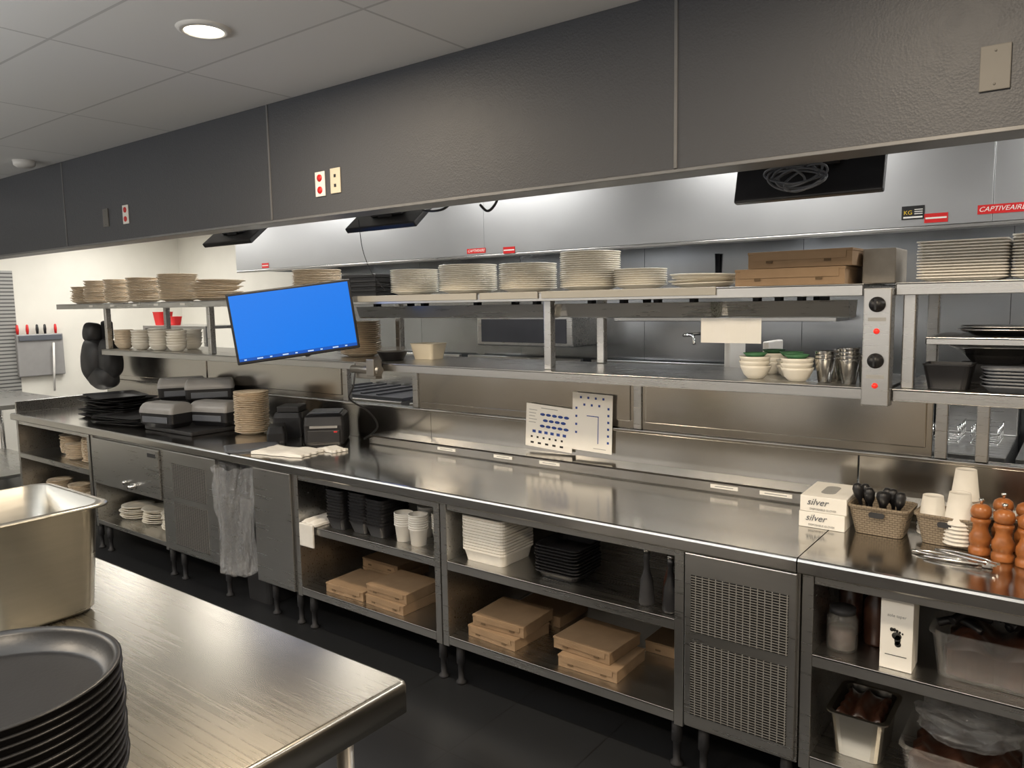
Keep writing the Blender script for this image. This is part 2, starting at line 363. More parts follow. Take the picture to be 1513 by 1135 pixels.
# ------------------------------------------------------------ base cabinets
def leg(x,y,h=.20):
    return lathe([(0,0),(.024,0),(.024,.01),(.014,.02),(.014,.09),(.020,.095),(.020,h),(0,h)],16,c=(x,y))
def openunit(x0,x1,shelves,lab,zb=.225):
    w=x1-x0
    parts=[("side_panel",box(0,.035,0,.70,zb-.035,.848,.002),M['st']),("side_panel",box(w-.035,w,0,.70,zb-.035,.848,.002),M['st']),
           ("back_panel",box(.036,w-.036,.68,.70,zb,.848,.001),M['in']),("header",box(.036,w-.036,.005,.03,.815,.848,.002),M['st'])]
    for z in shelves:
        b_=box(.036,w-.036,0,.679,z-.008,z,.002);box(.036,w-.036,0,.006,z-.04,z-.001,.002,b_)
        parts.append(("shelf",b_,M['st']))
    for x,y in ((.05,.06),(w-.05,.06),(.05,.64),(w-.05,.64)): parts.append(("leg",leg(x,y,zb-.034),M['dk']))
    thing("open_shelf_cabinet",(x0,2.43,0),parts,lab,"cabinet","base cabinets under the worktop")
openunit(-6.86,-5.60,[.24,.585],"open stainless steel shelf cabinet holding plate stacks")
openunit(-3.30,-2.268,[.24,.585],"open stainless steel shelf cabinet with takeout containers and cardboard boxes")
openunit(-2.262,-1.105,[.24,.585],"open stainless steel shelf cabinet with foam clamshells and cardboard boxes")
openunit(-.70,1.2,[.24,.585],"open stainless steel shelf cabinet with jars and plastic tubs")
def ventunit(x0,x1,lab,mg):
    w=x1-x0
    door=box(.006,w-.006,-.018,.0,.215,.845,.004)
    g=lambda z0,z1: box(mg,w-mg,-.0205,-.0182,z0,z1,.001)
    parts=[("body",box(0,w,.001,.70,.20,.848,.003),M['st']),("door",door,M['st'],"",[("vent_grille",g(.565,.77),M['vent']),("vent_grille",g(.26,.53),M['vent'])])]
    for x,y in ((.05,.06),(w-.05,.06)): parts.append(("leg",leg(x,y,.199),M['dk']))
    thing("refrigeration_cabinet",(x0,2.43,0),parts,lab,"cabinet","base cabinets under the worktop")
ventunit(-4.58,-3.99,"stainless steel compressor cabinet with slotted vent door beside the trash bin",.11)
ventunit(-1.10,-.705,"stainless steel compressor cabinet with two slotted vent grilles",.03)
w=.97
thing("warmer_cabinet",(-5.575,2.43,0),[("side_panel",box(0,.03,0,.7,.19,.848,.002),M['st']),("side_panel",box(w-.03,w,0,.7,.19,.848,.002),M['st']),
 ("housing",box(.031,w-.031,.01,.69,.50,.84,.003),M['st']),("front_panel",box(.035,w-.035,-.012,.009,.51,.83,.004),M['st'],"plain brushed steel front panel",
   [("nameplate",box(.80,.90,-.0135,-.0122,.775,.80,0),M['dk'])]),
 ("valve",tr(lathe([(0,0),(.022,0),(.022,.03),(.012,.035),(.012,.05),(0,.05)],16),(.62,-.012,.56),(90,0,0)),M['chr'],"small round chrome valve"),
 ("valve",tr(lathe([(0,0),(.014,0),(.014,.02),(.008,.025),(0,.03)],16),(.50,-.012,.57),(90,0,0)),M['chr'],"small round chrome fitting"),
 ("shelf",box(.031,w-.031,.0,.69,.21,.24,.002),M['st']),("leg",leg(.06,.06,.19),M['dk']),("leg",leg(w-.06,.06,.19),M['dk'])],
 "stainless steel cabinet with plain warmer front above an open shelf","cabinet","base cabinets under the worktop")
thing("end_panel_cabinet",(-3.64,2.43,0),[("body",box(0,.335,.001,.7,.20,.848,.004),M['st']),("front_panel",box(.004,.331,-.014,0,.205,.845,.004),M['st']),("leg",leg(.06,.06,.199),M['dk']),("leg",leg(.28,.06,.199),M['dk'])],
 "narrow closed stainless steel cabinet next to the trash bag","cabinet","base cabinets under the worktop")
rings=[]
for k in range(33):
    z=.83-.62*k/32;ring=[]
    s=1+.10*math.sin(k*.22)-(.35 if k==32 else 0)+(.08 if k<2 else 0)
    for i in range(72):
        a=2*math.pi*i/72
        rr0=(1+.10*math.sin(5*a+k*.13)+.07*math.sin(11*a-k*.3)+.05*math.sin(19*a+k*.7)+.02*R(-1,1))*s
        ring.append((.123*rr0*math.cos(a),.08*rr0*math.sin(a),z+.006*math.sin(7*a+k)))
    rings.append(ring)
bag=loft(rings,cap0=False)
binb=loft([rr(.22,.26,.03,0),rr(.27,.30,.03,.60),rr(.28,.31,.03,.62),rr(.26,.29,.03,.62),rr(.20,.24,.03,.02)])
thing("trash_bin",(-3.815,2.66,0.001),[("bin",binb,M['blackm']),("bag",tr(bag,(0,-.245,0)),M['bag'],"crinkled gray translucent trash bag")],"black trash bin with crinkled translucent bag hanging under worktop","trash bin")
# ------------------------------------------------------------ plates
def plate_bm(r): return lathe([(0,.002),(r*.55,.002),(r*.58,0),(r*.62,.0),(r*.70,.006),(r*.97,.018),(r,.020),(r*.99,.023),(r*.7,.011),(r*.6,.007),(0,.006)],36)
def bowl_bm(r,h): return lathe([(0,0),(r*.5,0),(r*.75,h*.3),(r*.95,h*.8),(r,h),(r*.97,h),(r*.9,h*.78),(r*.7,h*.32),(r*.4,.008),(0,.008)],28)
PM={}
def stack(kind,r,x,y,z,top,dz,label,group,mat,h=.02,cat="plate",name="plate",jit=.003,tilt=0,hh=0):
    key=(kind,r,mat.name)
    n=max(1,int(round((top-z-h)/dz))+1)
    for i in range(n):
        lx=x+R(-jit,jit);ly=y+R(-jit,jit)
        if key not in PM:
            bm=plate_bm(r) if kind=='p' else bowl_bm(r,hh)
            o=one(name,bm,mat,(lx,ly,z+i*dz),label,cat,group);PM[key]=o
        else:
            o=dup(PM[key],(lx,ly,z+i*dz),R(0,360),label);o["group"]=group;o["category"]=cat
        if tilt: o.rotation_euler=(R(-tilt,tilt),R(-tilt,tilt),R(0,6))
T=ZT+.001
GW="white plates stacked on the upper shelf";GB="brown-rimmed plates stacked on the upper shelf"
for x,r,top in [(-2.95,.13,1.90),(-2.57,.150,1.905),(-2.19,.140,1.90),(-1.84,.138,1.935),(-1.585,.115,1.85)]:
    stack('p',r,x,3.02,T,top,.0095,"round cream dinner plate in a tall stack on the shelf",GW,M['plate'],jit=.0015)
stack('p',.14,-1.30,3.05,T,1.82,.011,"thin cream plate in a loose sliding stack",GW,M['plate'],jit=.035,tilt=.02)
stack('p',.15,-3.87,3.1,T,1.93,.010,"round cream plate stacked behind the monitor",GW,M['plateb'])
for x,r,top in [(-7.0+.14,.10,1.90),(-6.62,.10,1.95),(-6.27,.10,1.95),(-5.85,.125,1.95),(-5.36,.14,1.96)]:
    stack('p',r,x,3.03,T,top,.011,"speckled brown-rimmed plate in a stack on the shelf",GB,M['plateb'],jit=.008)
stack('p',.165,-4.88,3.03,T,1.90,.013,"brown-rimmed plate in an untidy leaning stack",GB,M['plateb'],jit=.03,tilt=.02)
stack('p',.125,-3.60,3.20,ZL+.001,1.62,.012,"cream plate stacked behind the monitor on the pass shelf","plates on the lower pass shelf",M['plateb'])
stack('p',.11,-4.32,2.89,.901,1.17,.012,"speckled brown-rimmed side plate in a tall stack on the worktop","side plates stacked on the worktop",M['plateb'],jit=.004)
for x,y,z,top,r in [(-6.13,2.58,.586,.70,.09),(-5.88,2.60,.586,.78,.095),(-6.38,2.66,.586,.74,.10),(-6.60,2.62,.241,.36,.095),(-6.28,2.64,.241,.36,.09),(-5.95,2.64,.241,.33,.11)]:
    stack('p',r,x,y,z,top,.012,"brown-rimmed plate stacked in the open cabinet","plates stacked in the open cabinet",M['plateb'],jit=.006)
for x,y,r,n in [(-5.36,2.62,.11,5),(-5.10,2.66,.12,6),(-4.84,2.62,.09,7)]:
    stack('p',r,x,y,.241,.241+.02+n*.014,.014,"shallow cream dish stacked below the warmer front","dishes below the warmer front",M['plate'],jit=.010)
for x in (-6.10,-5.83,-5.57,-5.32):
    stack('b',.073,x,2.97,ZL+.001,1.545,.020,"cream soup bowl in a nested stack on the pass shelf","bowls on the lower pass shelf",M['plateb'] if x<-6 else M['plate'],h=.05,cat="bowl",name="bowl",hh=.05)
for x in (-5.95,-5.70,-5.44):
    stack('b',.073,x,3.16,ZL+.001,1.55,.020,"cream soup bowl in a nested stack on the pass shelf","bowls on the lower pass shelf",M['plate'],h=.05,cat="bowl",name="bowl",hh=.05)
for x,y,top in [(-1.06,2.98,1.49),(-.95,3.08,1.47),(-.89,2.95,1.49),(-1.06,3.2,1.49),(-.80,3.14,1.49)]:
    stack('b',.060,x,y,ZL+.001,top,.018,"small cream bowl in a nested stack near metal cups","small bowls near the metal cups",M['plate'],h=.05,cat="bowl",name="bowl",hh=.052)
for x,y in ((-1.06,2.98),(-.89,2.95),(-.95,3.08),(-1.06,3.2),(-.80,3.14)):
    one("small_dish",lathe([(0,0),(.03,.004),(.047,.022),(.044,.022),(.028,.008),(0,.005)],20),M['green'],(x,y,1.482),"small dark green dish resting in the top bowl","small dish","dark dishes in the bowls")
cp=None
for x,y,n in [(-.79,2.96,3),(-.75,3.06,3),(-.70,2.94,4),(-.66,3.03,2)]:
    for i in range(n):
        if cp is None: cp=one("metal_cup",lathe([(0,0),(.024,0),(.036,.085),(.038,.088),(.035,.085),(.023,.004),(0,.004)],24),M['chr'],(x,y,ZL+.001+i*.014),"small stainless steel cup in a nested stack","cup","metal cups by the control box")
        else: dup(cp,(x,y,ZL+.001+i*.014))
rp=None
for x,y,n in [(-.362,3.03,13),(-.09,3.05,14),(.19,3.05,12)]:
    for i in range(n):
        if rp is None: rp=one("rectangular_plate",loft([rr(.19,.14,.01,0),rr(.25,.19,.014,.010),rr(.265,.205,.014,.012),rr(.265,.205,.014,.016),rr(.21,.15,.01,.006)]),M['foam'],(x,y,T+i*.0100),"off-white rectangular plate in a stack on the shelf","plate","rectangular plates on the upper shelf")
        else: dup(rp,(x+R(-.002,.002),y,T+i*.0100))
cr=bmesh.new()
for i in range(5): box(-.14,.14,-.12,.12,i*.026,i*.026+.018,.003,cr)
box(-.13,.13,-.11,.11,0,.125,.002,cr)
one("plastic_crate",cr,M['black'],(-3.30,3.05,T),"ribbed black plastic crate on the upper shelf beside plates","crate")
def cbox(w,d,h):
    body=box(-w/2,w/2,-d/2,d/2,0,h-.004,.0015);lid=box(-w/2-.002,w/2+.002,-d/2-.002,d/2+.002,h-.010,h,.002)
    box(-w/2+.02,w/2-.02,-d/2-.0035,-d/2-.001,h*.45,h-.006,.0005,lid)
    return [("body",body,M['card']),("lid",lid,M['card'])]+[("tab",box(s*w*.28-.012,s*w*.28+.012,-d/2-.0045,-d/2-.0030,h*.3,h*.45),M['cardd']) for s in (-1,1)]
thing("cardboard_box",(-.915,3.05,T),cbox(.40,.30,.064),"flat kraft cardboard box on the upper steel shelf","box","cardboard boxes on the upper shelf")
thing("cardboard_box",(-.88,3.07,T+.066),cbox(.38,.30,.062),"flat kraft cardboard box stacked on another box","box","cardboard boxes on the upper shelf",rz=-2)
one("parcel_box",box(-.055,.055,-.1,.1,0,.125,.004),plain("parcel_gray",(.26,.235,.20),.5,0,.1),(-.625,3.1,T),"gray-brown upright carton beside the cardboard boxes","box")
kb=None
for x,y,i,rz in [(-2.98,2.59,0,2),(-2.68,2.59,0,-2),(-2.68,2.60,1,1),(-3.0,2.86,0,0),(-3.0,2.86,1,0),
               (-2.02,2.60,0,-3),(-2.01,2.62,1,3),(-1.54,2.60,0,1),(-1.58,2.63,1,-2),(-2.0,2.90,0,0),(-1.31,2.92,0,0)]:
    if kb is None: kb=thing("cardboard_box",(x,y,.2405),cbox(.27,.24,.050),"flat kraft takeout box on the cabinet shelf","box","cardboard boxes on the cabinet shelves",rz=rz)
    else: dup(kb,(x,y,.2405+i*.0515),rz)
# ------------------------------------------------------------ takeout containers
def tub(w,d,h,r=.02,t=.003): return loft([rr(w*.78,d*.78,r,0),rr(w*.97,d*.97,r,h-.006),rr(w,d,r,h-.005),rr(w,d,r,h),rr(w*.94,d*.94,r,h),rr(w*.76,d*.76,r,t)])
cb=None
for x,y,n,dz in [(-3.02,2.54,10,.016),(-2.875,2.56,10,.016),(-2.75,2.56,9,.016),(-2.92,2.76,9,.016)]:
    for i in range(n):
        if cb is None: cb=one("takeout_container",tub(.125,.17,.06),M['black'],(x,y,.586+i*dz),"black plastic takeout container nested in a stack","container","black takeout containers on the cabinet shelf")
        else: dup(cb,(x+R(-.002,.002),y,.586+i*dz))
wc=None
for x,y,n in [(-2.60,2.54,6),(-2.495,2.53,7),(-2.41,2.60,7),(-2.56,2.66,7)]:
    for i in range(n):
        if wc is None: wc=one("soup_container",lathe([(0,0),(.036,0),(.044,.075),(.048,.078),(.048,.083),(.043,.083),(.034,.003),(0,.003)],24),M['white'],(x,y,.586+i*.011),"round translucent white soup container in a stack","container","white soup containers on the cabinet shelf")
        else: dup(wc,(x,y,.586+i*.011))
fc=None
for i in range(12):
    if fc is None: fc=one("foam_clamshell",loft([rr(.205,.205,.02,0),rr(.230,.230,.028,.050),rr(.24,.24,.028,.051),rr(.24,.24,.028,.061),rr(.222,.222,.026,.061),rr(.18,.18,.02,.006)]),M['foam'],(-2.07,2.60,.586),"white foam clamshell in a tall nested stack","container","foam clamshells on the cabinet shelf")
    else: dup(fc,(-2.07+R(-.0015,.0015),2.60,.586+i*.0132))
bc=None
for i in range(9):
    if bc is None: bc=one("black_clamshell",loft([rr(.17,.17,.03,0),rr(.20,.20,.03,.026),rr(.215,.215,.03,.028),rr(.215,.215,.03,.032),rr(.20,.20,.03,.032),rr(.17,.17,.03,.006)]),M['black'],(-1.70,2.60,.586),"black plastic clamshell base in a nested stack","container","black clamshells on the cabinet shelf")
    else: dup(bc,(-1.70+R(-.004,.004),2.60,.586+i*.0135))
bp_=[(0,0),(.028,0),(.030,.01),(.024,.09),(.012,.13),(.010,.17),(.013,.172),(.013,.20),(0,.202)]
for x,y,mm,lab in [(-1.285,2.50,'dk',"tall dark shaker bottle with steel cap on the cabinet shelf"),(-1.215,2.55,'sauce',"dark glass sauce bottle on the cabinet shelf"),(-1.18,2.48,'black',"black pepper grinder on the cabinet shelf")]:
    thing("bottle",(x,y,.586),[("body",lathe(bp_,20),M[mm]),("cap",lathe([(0,.2025),(.014,.2025),(.012,.213),(0,.2135)],16),M['red'if mm=='sauce' else 'chr'])],lab,"bottle","bottles on the cabinet shelf")
def cloth(w,d,amp,f=3,nx=24,ny=16,th=.01):
    bm=bmesh.new();top=[];bot=[]
    ph=R(0,6)
    for j in range(ny+1):
        for i in range(nx+1):
            x=(i/nx-.5)*w;y=(j/ny-.5)*d
            e=math.sin(f*math.pi*i/nx+ph+.8*math.sin(3*j/ny))*.5+.5
            edge=min(i,nx-i,j,ny-j)/3
            z=th+amp*e*min(1,edge+.3)
            k=1+.04*math.sin(j*1.3+ph)
            top.append(bm.verts.new((x*k,y*(1+.05*math.sin(i*.7+ph)),z)));bot.append(bm.verts.new((x*k,y*(1+.05*math.sin(i*.7+ph)),0)))
    W=nx+1
    for j in range(ny):
        for i in range(nx):
            a=j*W+i;f1=bm.faces.new((top[a],top[a+1],top[a+1+W],top[a+W]));f1.smooth=True;bm.faces.new((bot[a],bot[a+W],bot[a+1+W],bot[a+1]))
    for i in range(nx):
        bm.faces.new((top[i],bot[i],bot[i+1],top[i+1]));a=ny*W+i;bm.faces.new((top[a+1],bot[a+1],bot[a],top[a]))
    for j in range(ny):
        a=j*W;bm.faces.new((top[a+W],bot[a+W],bot[a],top[a]));a=j*W+nx;bm.faces.new((top[a],bot[a],bot[a+W],top[a+W]))
    return bm
tw=cloth(.12,.20,.015,4)
box(-.055,.055,-.116,-.102,-.11,.012,.005,tw)
one("towel",tw,M['cloth'],(-3.185,2.524,.588),"folded white cloth towel draped over the cabinet shelf edge","towel")
one("napkin_pile",cloth(.34,.20,.014,3),M['paper'],(-3.56,2.60,.902),"crumpled white paper napkins near the worktop edge","napkin",rz=12)
one("napkin_pile",cloth(.16,.10,.012,3),M['paper'],(-3.40,2.78,.902),"small folded white napkin on the steel worktop","napkin",rz=-8)
# ------------------------------------------------------------ monitor
mw,mh=.635,.372
body=box(-mw/2,mw/2,0,.03,-mh/2,mh/2,.006);box(-.14,.14,.0305,.06,-.10,.10,.008,body)
scr=box(-mw/2+.013,mw/2-.013,-.0015,-.0003,-mh/2+.032,mh/2-.013)
tb=box(-mw/2+.013,mw/2-.013,-.0015,-.0003,-mh/2+.016,-mh/2+.0318)
mp_=[("housing",body,M['black']),("screen",scr,M['screen'],"glowing plain blue screen"),("taskbar",tb,M['screend'],"dark blue taskbar strip")]
for i in range(9): mp_.append(("screen_icon",box(-.28+i*.065,-.28+i*.065+(.03 if i%2 else .012),-.002,-.0016,-mh/2+.020,-mh/2+.026),M['screenw']))
arm=box(-.04,.04,.0605,.085,-.05,.05,.004);tube([(0,.085,0),(0,.16,-.02),(.02,.22,-.12),(.03,.26,-.20)],.018,10,arm)
mp_.append(("arm",arm,M['st'],"jointed steel mounting arm"))
mon=thing("monitor",(-3.36,2.53,1.635),mp_,"flat black monitor with plain blue screen on a swing arm","monitor")
mon.rotation_euler=(Matrix.Rotation(math.radians(50),4,'Z')@Matrix.Rotation(math.radians(-6.8),4,'Y')).to_euler()
bk=box(-.08,.08,-.03,.02,-.07,.02,.005);tube([(-.1,-.03,-.02),(.12,-.03,-.02)],.022,12,bk);box(.04,.10,-.06,.0,-.05,.04,.004,bk)
one("arm_clamp",bk,M['in'],(-3.12,2.825,1.39),"steel clamp bracket fixing the monitor arm to the shelf","bracket")
one("cable",tube(smoothpts([(-3.20,2.80,1.40),(-3.19,2.77,1.28),(-3.26,2.80,1.20),(-3.22,2.90,1.12),(-3.24,2.98,1.02),(-3.4,3.02,.93)]),.005,8),M['black'],(0,0,0),"black cable hanging from the monitor arm to the printer","cable")
# ------------------------------------------------------------ worktop appliances
pb=loft([rr(.22,.26,.02,0),rr(.235,.27,.02,.015),rr(.235,.27,.02,.115),rr(.225,.25,.02,.165),rr(.20,.21,.02,.178)])
thing("receipt_printer",(-3.66,2.96,.901),[("housing",pb,M['black']),("front_cover",box(-.095,.095,-.145,-.134,.015,.09,.006),M['blackm']),("paper_slot",box(-.08,.08,-.1405,-.128,.100,.114,.001),M['gray']),("lid",box(-.09,.09,-.08,.09,.1785,.188,.004),M['grayd']),("indicator",box(.06,.08,-.147,-.1452,.075,.083),M['red'])],"black receipt printer with squared lid on the worktop","printer",rz=42)
thing("label_printer",(-4.05,3.0,.901),[("housing",loft([rr(.19,.2,.015,0),rr(.19,.2,.02,.12),rr(.17,.17,.02,.15)]),M['black']),("lid",box(-.07,.07,-.08,.08,.151,.19,.006),M['blackm'])],"small black printer with raised lid on the worktop","printer",rz=35)
one("card_terminal",loft([rr(.11,.18,.015,0),rr(.11,.18,.015,.06),rr(.09,.14,.015,.10)]),M['black'],(-3.92,2.79,.901),"small black card terminal beside the printer","terminal",rz=50)
one("clipboard",loft([rr(.22,.30,.015,0),rr(.22,.30,.015,.010),rr(.20,.28,.015,.014)]),M['grayd'],(-3.86,2.57,.901),"flat dark gray clipboard lying on the worktop","clipboard",rz=-30)
def dispenser(x,y,z,rz):
    base=loft([rr(.27,.14,.015,0),rr(.315,.185,.02,.03),rr(.32,.19,.02,.095)])
    rings=[]
    for k in range(9):
        a=k/8*math.pi/2;rings.append(rr(.325*(.84+.16*math.cos(a)),.195*(.42+.58*math.cos(a)),.02,.0955+.068*math.sin(a),3))
    lid=loft(rings)
    band=box(-.12,.12,-.101,-.094,.035,.075,.003)
    return thing("lidded_container",(x,y,z),[("base",base,M['black']),("lid",lid,M['gray'],"rounded gray lid"),("front_band",band,M['grayd'])],"black container with rounded gray lid on the worktop","container","gray-lidded containers on the worktop",rz=rz)
dA=dispenser(-4.93,2.65,.93,10)
dup(dA,(-4.69,2.87,.93),16);dup(dA,(-5.25,2.95,1.055),60);dup(dA,(-4.97,3.0,1.055),55)
one("serving_tray",box(-.30,.28,-.15,.17,0,.026,.006),M['blackm'],(-4.82,2.74,.9015),"wide flat black tray under the gray-lidded containers","tray")
one("takeout_carton",box(-.10,.10,-.07,.07,0,.152,.006),M['black'],(-5.25,2.95,.902),"black carton supporting a gray-lidded container","container",rz=60)
one("takeout_carton",box(-.09,.09,-.05,.05,0,.152,.006),M['black'],(-5.0,3.04,.902),"black carton behind the gray-lidded containers","container",rz=0)
bt=None
for i in range(11):
    x,y,z=-5.95+R(-.05,.05),2.83+R(-.04,.04),.902+i*.014
    if bt is None: bt=one("serving_tray",loft([rr(.42,.30,.03,0),rr(.50,.37,.04,.018),rr(.50,.37,.04,.021),rr(.42,.30,.03,.005)]),M['blackm'],(x,y,z),"rectangular black serving tray in an untidy pile","tray","black trays piled on the worktop",rz=0)
    else: dup(bt,(x,y,z),R(-14,14))
for i in range(4): dup(bt,(-5.46+R(-.01,.01),2.70,.902+i*.014),12+R(-8,8))
def blob(cx,cy,cz,rx,ry,rz_,n=.03):
    b_=bmesh.new();bmesh.ops.create_icosphere(b_,subdivisions=4,radius=1)
    for v in b_.verts:
        c=v.co;k=1+n*math.sin(5*c.x+4*c.z)+n*math.sin(6*c.y-3*c.z);s=lambda q:math.copysign(abs(q)**.8,q)
        v.co=Vector((cx+s(c.x)*rx*k,cy+s(c.y)*ry*k,cz+s(c.z)*rz_*k))
    for f in b_.faces:f.smooth=True
    return b_
thing("hose_dispenser",(-6.52,2.97,1.06),[("housing",blob(-.07,0,.23,.15,.10,.19),M['blackm']),("lower_housing",blob(.04,.0,.10,.17,.09,.10),M['blackm']),
  ("side_housing",blob(.13,.02,.25,.12,.08,.17),M['blackm']),("neck",blob(-.10,.0,.46,.09,.07,.09),M['blackm']),("mount",box(-.04,.08,.03,.09,.40,.56,.02),M['black'])],
  "bulky folded black dispenser hanging at the shelf end","dispenser")
# ------------------------------------------------------------ charts on backsplash
def chart(x,y,z,w,h,rot,lab,kind):
    ps=[("sheet",box(-w/2,w/2,-.0008,0,-h/2,h/2),M['paper'])]
    fr=bmesh.new();bl=bmesh.new();gr=bmesh.new()
    if kind==1:
        for r_ in range(3):
            for i in range(5-r_%2):
                q=lathe([(0,0),(.009,0),(.009,.0006),(0,.0006)],12);bmesh.ops.scale(q,vec=(1.7,.8,1),verts=q.verts);tr(q,(-.04+i*.036+(r_%2)*.018,-.0009,.062-r_*.030),(90,0,0));addto(bl,q)
        for i in range(6): box(-.10+i*.037,-.080+i*.037,-.0014,-.0009,-.037,-.023,0,bl)
        for i in range(6): box(-.11+i*.037,-.098+i*.037,-.0014,-.0009,-.064,-.054,0,fr)
        for i in range(5): box(-.11+i*.045,-.090+i*.045,-.0014,-.0009,-.094,-.084,0,fr)
        for k in range(5): box(-.125,-.075-.006*(k%3),-.0013,-.0009,.078-k*.016,.081-k*.016,0,gr)
        box(-.05,.05,-.0013,-.0009,.092,.096,0,gr)
        ps+=[("printed_symbols",fr,M['ink']),("printed_blocks",bl,M['blue']),("printed_note",gr,M['greyink'])]
    else:
        for i in range(4): box(-.07+i*.042,-.059+i*.042,-.0014,-.0009,.115,.126,0,bl)
        for i in range(3): box(-.05+i*.042,-.039+i*.042,-.0014,-.0009,.080,.091,0,bl)
        for i in range(6): box(.085,.096,-.0014,-.0009,.070-i*.033,.081-i*.033,0,bl)
        box(-.03,.035,-.0013,-.0009,.03,.034,0,bl);box(.033,.037,-.0013,-.0009,-.10,.034,0,bl)
        for i in range(4): box(-.095,-.084,-.0014,-.0009,.06-i*.04,.071-i*.04,0,bl)
        box(.01,.08,-.0013,-.0009,-.126,-.123,0,gr)
        ps+=[("printed_blocks",bl,M['blue']),("printed_note",gr,M['greyink'])]
    e=thing("seating_chart",(x,y,z),ps,lab,"paper chart","charts on the backsplash")
    e.rotation_euler=(0,math.radians(rot),0)
chart(-2.17,3.1535,1.085,.285,.222,3,"white printed seating chart with blue and black table symbols",1)
chart(-1.915,3.1515,1.13,.225,.285,1.5,"white printed floor chart with blue squares and lines",2)
for x,w_ in ((-2.885,.13),(-2.48,.12),(-2.18,.12),(-1.255,.12),(-1.03,.13)):
    thing("label_strip",(x*.959,3.0385,.930),[("tape",box(-w_/2,w_/2,-.001,0,-.008,.008),M['paper']),("lettering",box(-w_/2+.02,w_/2-.02,-.0014,-.0011,-.002,.002),M['greyink'])],"small white label strip stuck to the raised rail","label","label strips on the raised rail")
# ------------------------------------------------------------ right worktop items
gv=None
for z_,rz_ in ((.9005,0),(.9585,2)):
    if gv is None:
        gv=thing("glove_box",(-.735,2.88,z_),[("carton",box(-.078,.078,-.12,.12,0,.057,.002),M['paper']),("lettering",tr(textbm("silver",.033,shear=.35),(-.02,-.1215,.036)),M['grayd']),("small_lettering",tr(textbm("DISPOSABLE GLOVES",.0095),(0,-.1215,.011)),M['greyink']),
      ("opening",loft([rr(.05,.13,.024,.0572),rr(.05,.13,.024,.0578)]),M['greyink'],"oval perforated opening")],"white glove carton stacked with silver script lettering","box","glove boxes on the worktop",rz=rz_)
    else: dup(gv,(-.735,2.88,z_),rz_)
def basket(x,y,rz):
    bk=loft([rr(.15,.11,.02,0),rr(.19,.145,.025,.092),rr(.20,.155,.025,.094),rr(.20,.155,.025,.102),rr(.185,.14,.022,.102),rr(.145,.105,.018,.004)])
    hd=loft([rr(.05,.018,.008,0),rr(.05,.018,.008,.003)]);tr(hd,(0,-.0745,.075),(82,0,0))
    return thing("woven_basket",(x,y,.901),[("body",bk,M['bask']),("handle",hd,M['dk'],"dark oval handle opening")],"taupe woven plastic basket on the steel worktop","basket","woven baskets on the worktop",rz=rz)
b1=basket(-.555,2.84,-2);dup(b1,(-.345,2.84,.901),-4)
ct=None
for i in range(9):
    x=-.610+i*.013;tilt=(math.radians(R(5,28)),math.radians(R(-22,22)),math.radians(R(-50,50)))
    if ct is None: ct=one("black_spoon",lathe([(0,0),(.006,.005),(.005,.05),(.007,.075),(.016,.095),(.018,.12),(.012,.135),(0,.138)],12),M['black'],(x,2.83,.935),"black plastic scoop handle standing in the basket","utensil","black utensils in the basket",rot=tilt)
    else: dup(ct,(x,2.81+R(0,.05),.93),0,tilt=tilt)
pc=None
def cups(x,y,z,n,tilt,dz=.013):
    global pc
    for i in range(n):
        d=Euler(tilt).to_matrix()@Vector((0,0,i*dz))
        if pc is None: pc=one("paper_cup",lathe([(0,.100),(.030,.100),(.031,.102),(.0425,.005),(.046,.005),(.046,0),(.042,0),(.030,.097),(0,.097)],28),M['foam'],(x,y,z),"white paper cup nested upside down in the basket","cup","paper cups in the basket",rot=tilt)
        else: dup(pc,(x+d.x,y+d.y,z+d.z),0,tilt=tilt)
cups(-.315,2.90,.935,9,(0,0,0));cups(-.318,2.80,.915,6,(0,0,0));cups(-.40,2.84,.925,3,(0,0,0))
pm=None
body=[(0,0),(.030,0),(.031,.004),(.031,.018),(.027,.022),(.027,.030),(.031,.036),(.031,.056),(.024,.070),(.021,.085),(.024,.098),(.028,.104),(.028,.112),(.020,.116),(0,.116)]
head=[(0,.117),(.022,.117),(.028,.124),(.030,.136),(.026,.150),(.016,.158),(0,.160)]
kn_=[(0,.160),(.004,.160),(.004,.166),(.008,.170),(.008,.176),(0,.180)]
for x,y in [(-.255,2.77),(-.190,2.735),(-.125,2.71),(-.205,2.885),(-.14,2.86),(-.075,2.82),(-.05,2.73)]:
    if pm is None: pm=thing("pepper_mill",(x,y,.901),[("body",lathe(body,28),M['wood']),("head",lathe(head,28),M['wood']),("knob",lathe(kn_,16),M['chr'])],"turned orange-brown wooden pepper mill on the worktop","pepper mill","pepper mills on the worktop")
    else: dup(pm,(x,y,.901),R(0,90))
def tong(x,y,z,rz):
    bm=bmesh.new()
    for s in (-1,1): tube(smoothpts([(-.08,0,.008),(-.03,s*.014,.010),(.05,s*.016,.010),(.08,s*.011,.009)]),.004,6,bm);loft([rr(.03,.016,.007,.004,3,.09,s*.011),rr(.026,.012,.006,.011,3,.09,s*.011)],bm)
    return one("serving_tongs",bm,M['chr'],(x,y,z),"polished steel serving tongs lying on the worktop","tongs","serving tongs on the worktop",rz=rz)
t0=tong(-.35,2.66,.899,-4);dup(t0,(-.31,2.635,.899),6);dup(t0,(-.29,2.65,.912),-18)
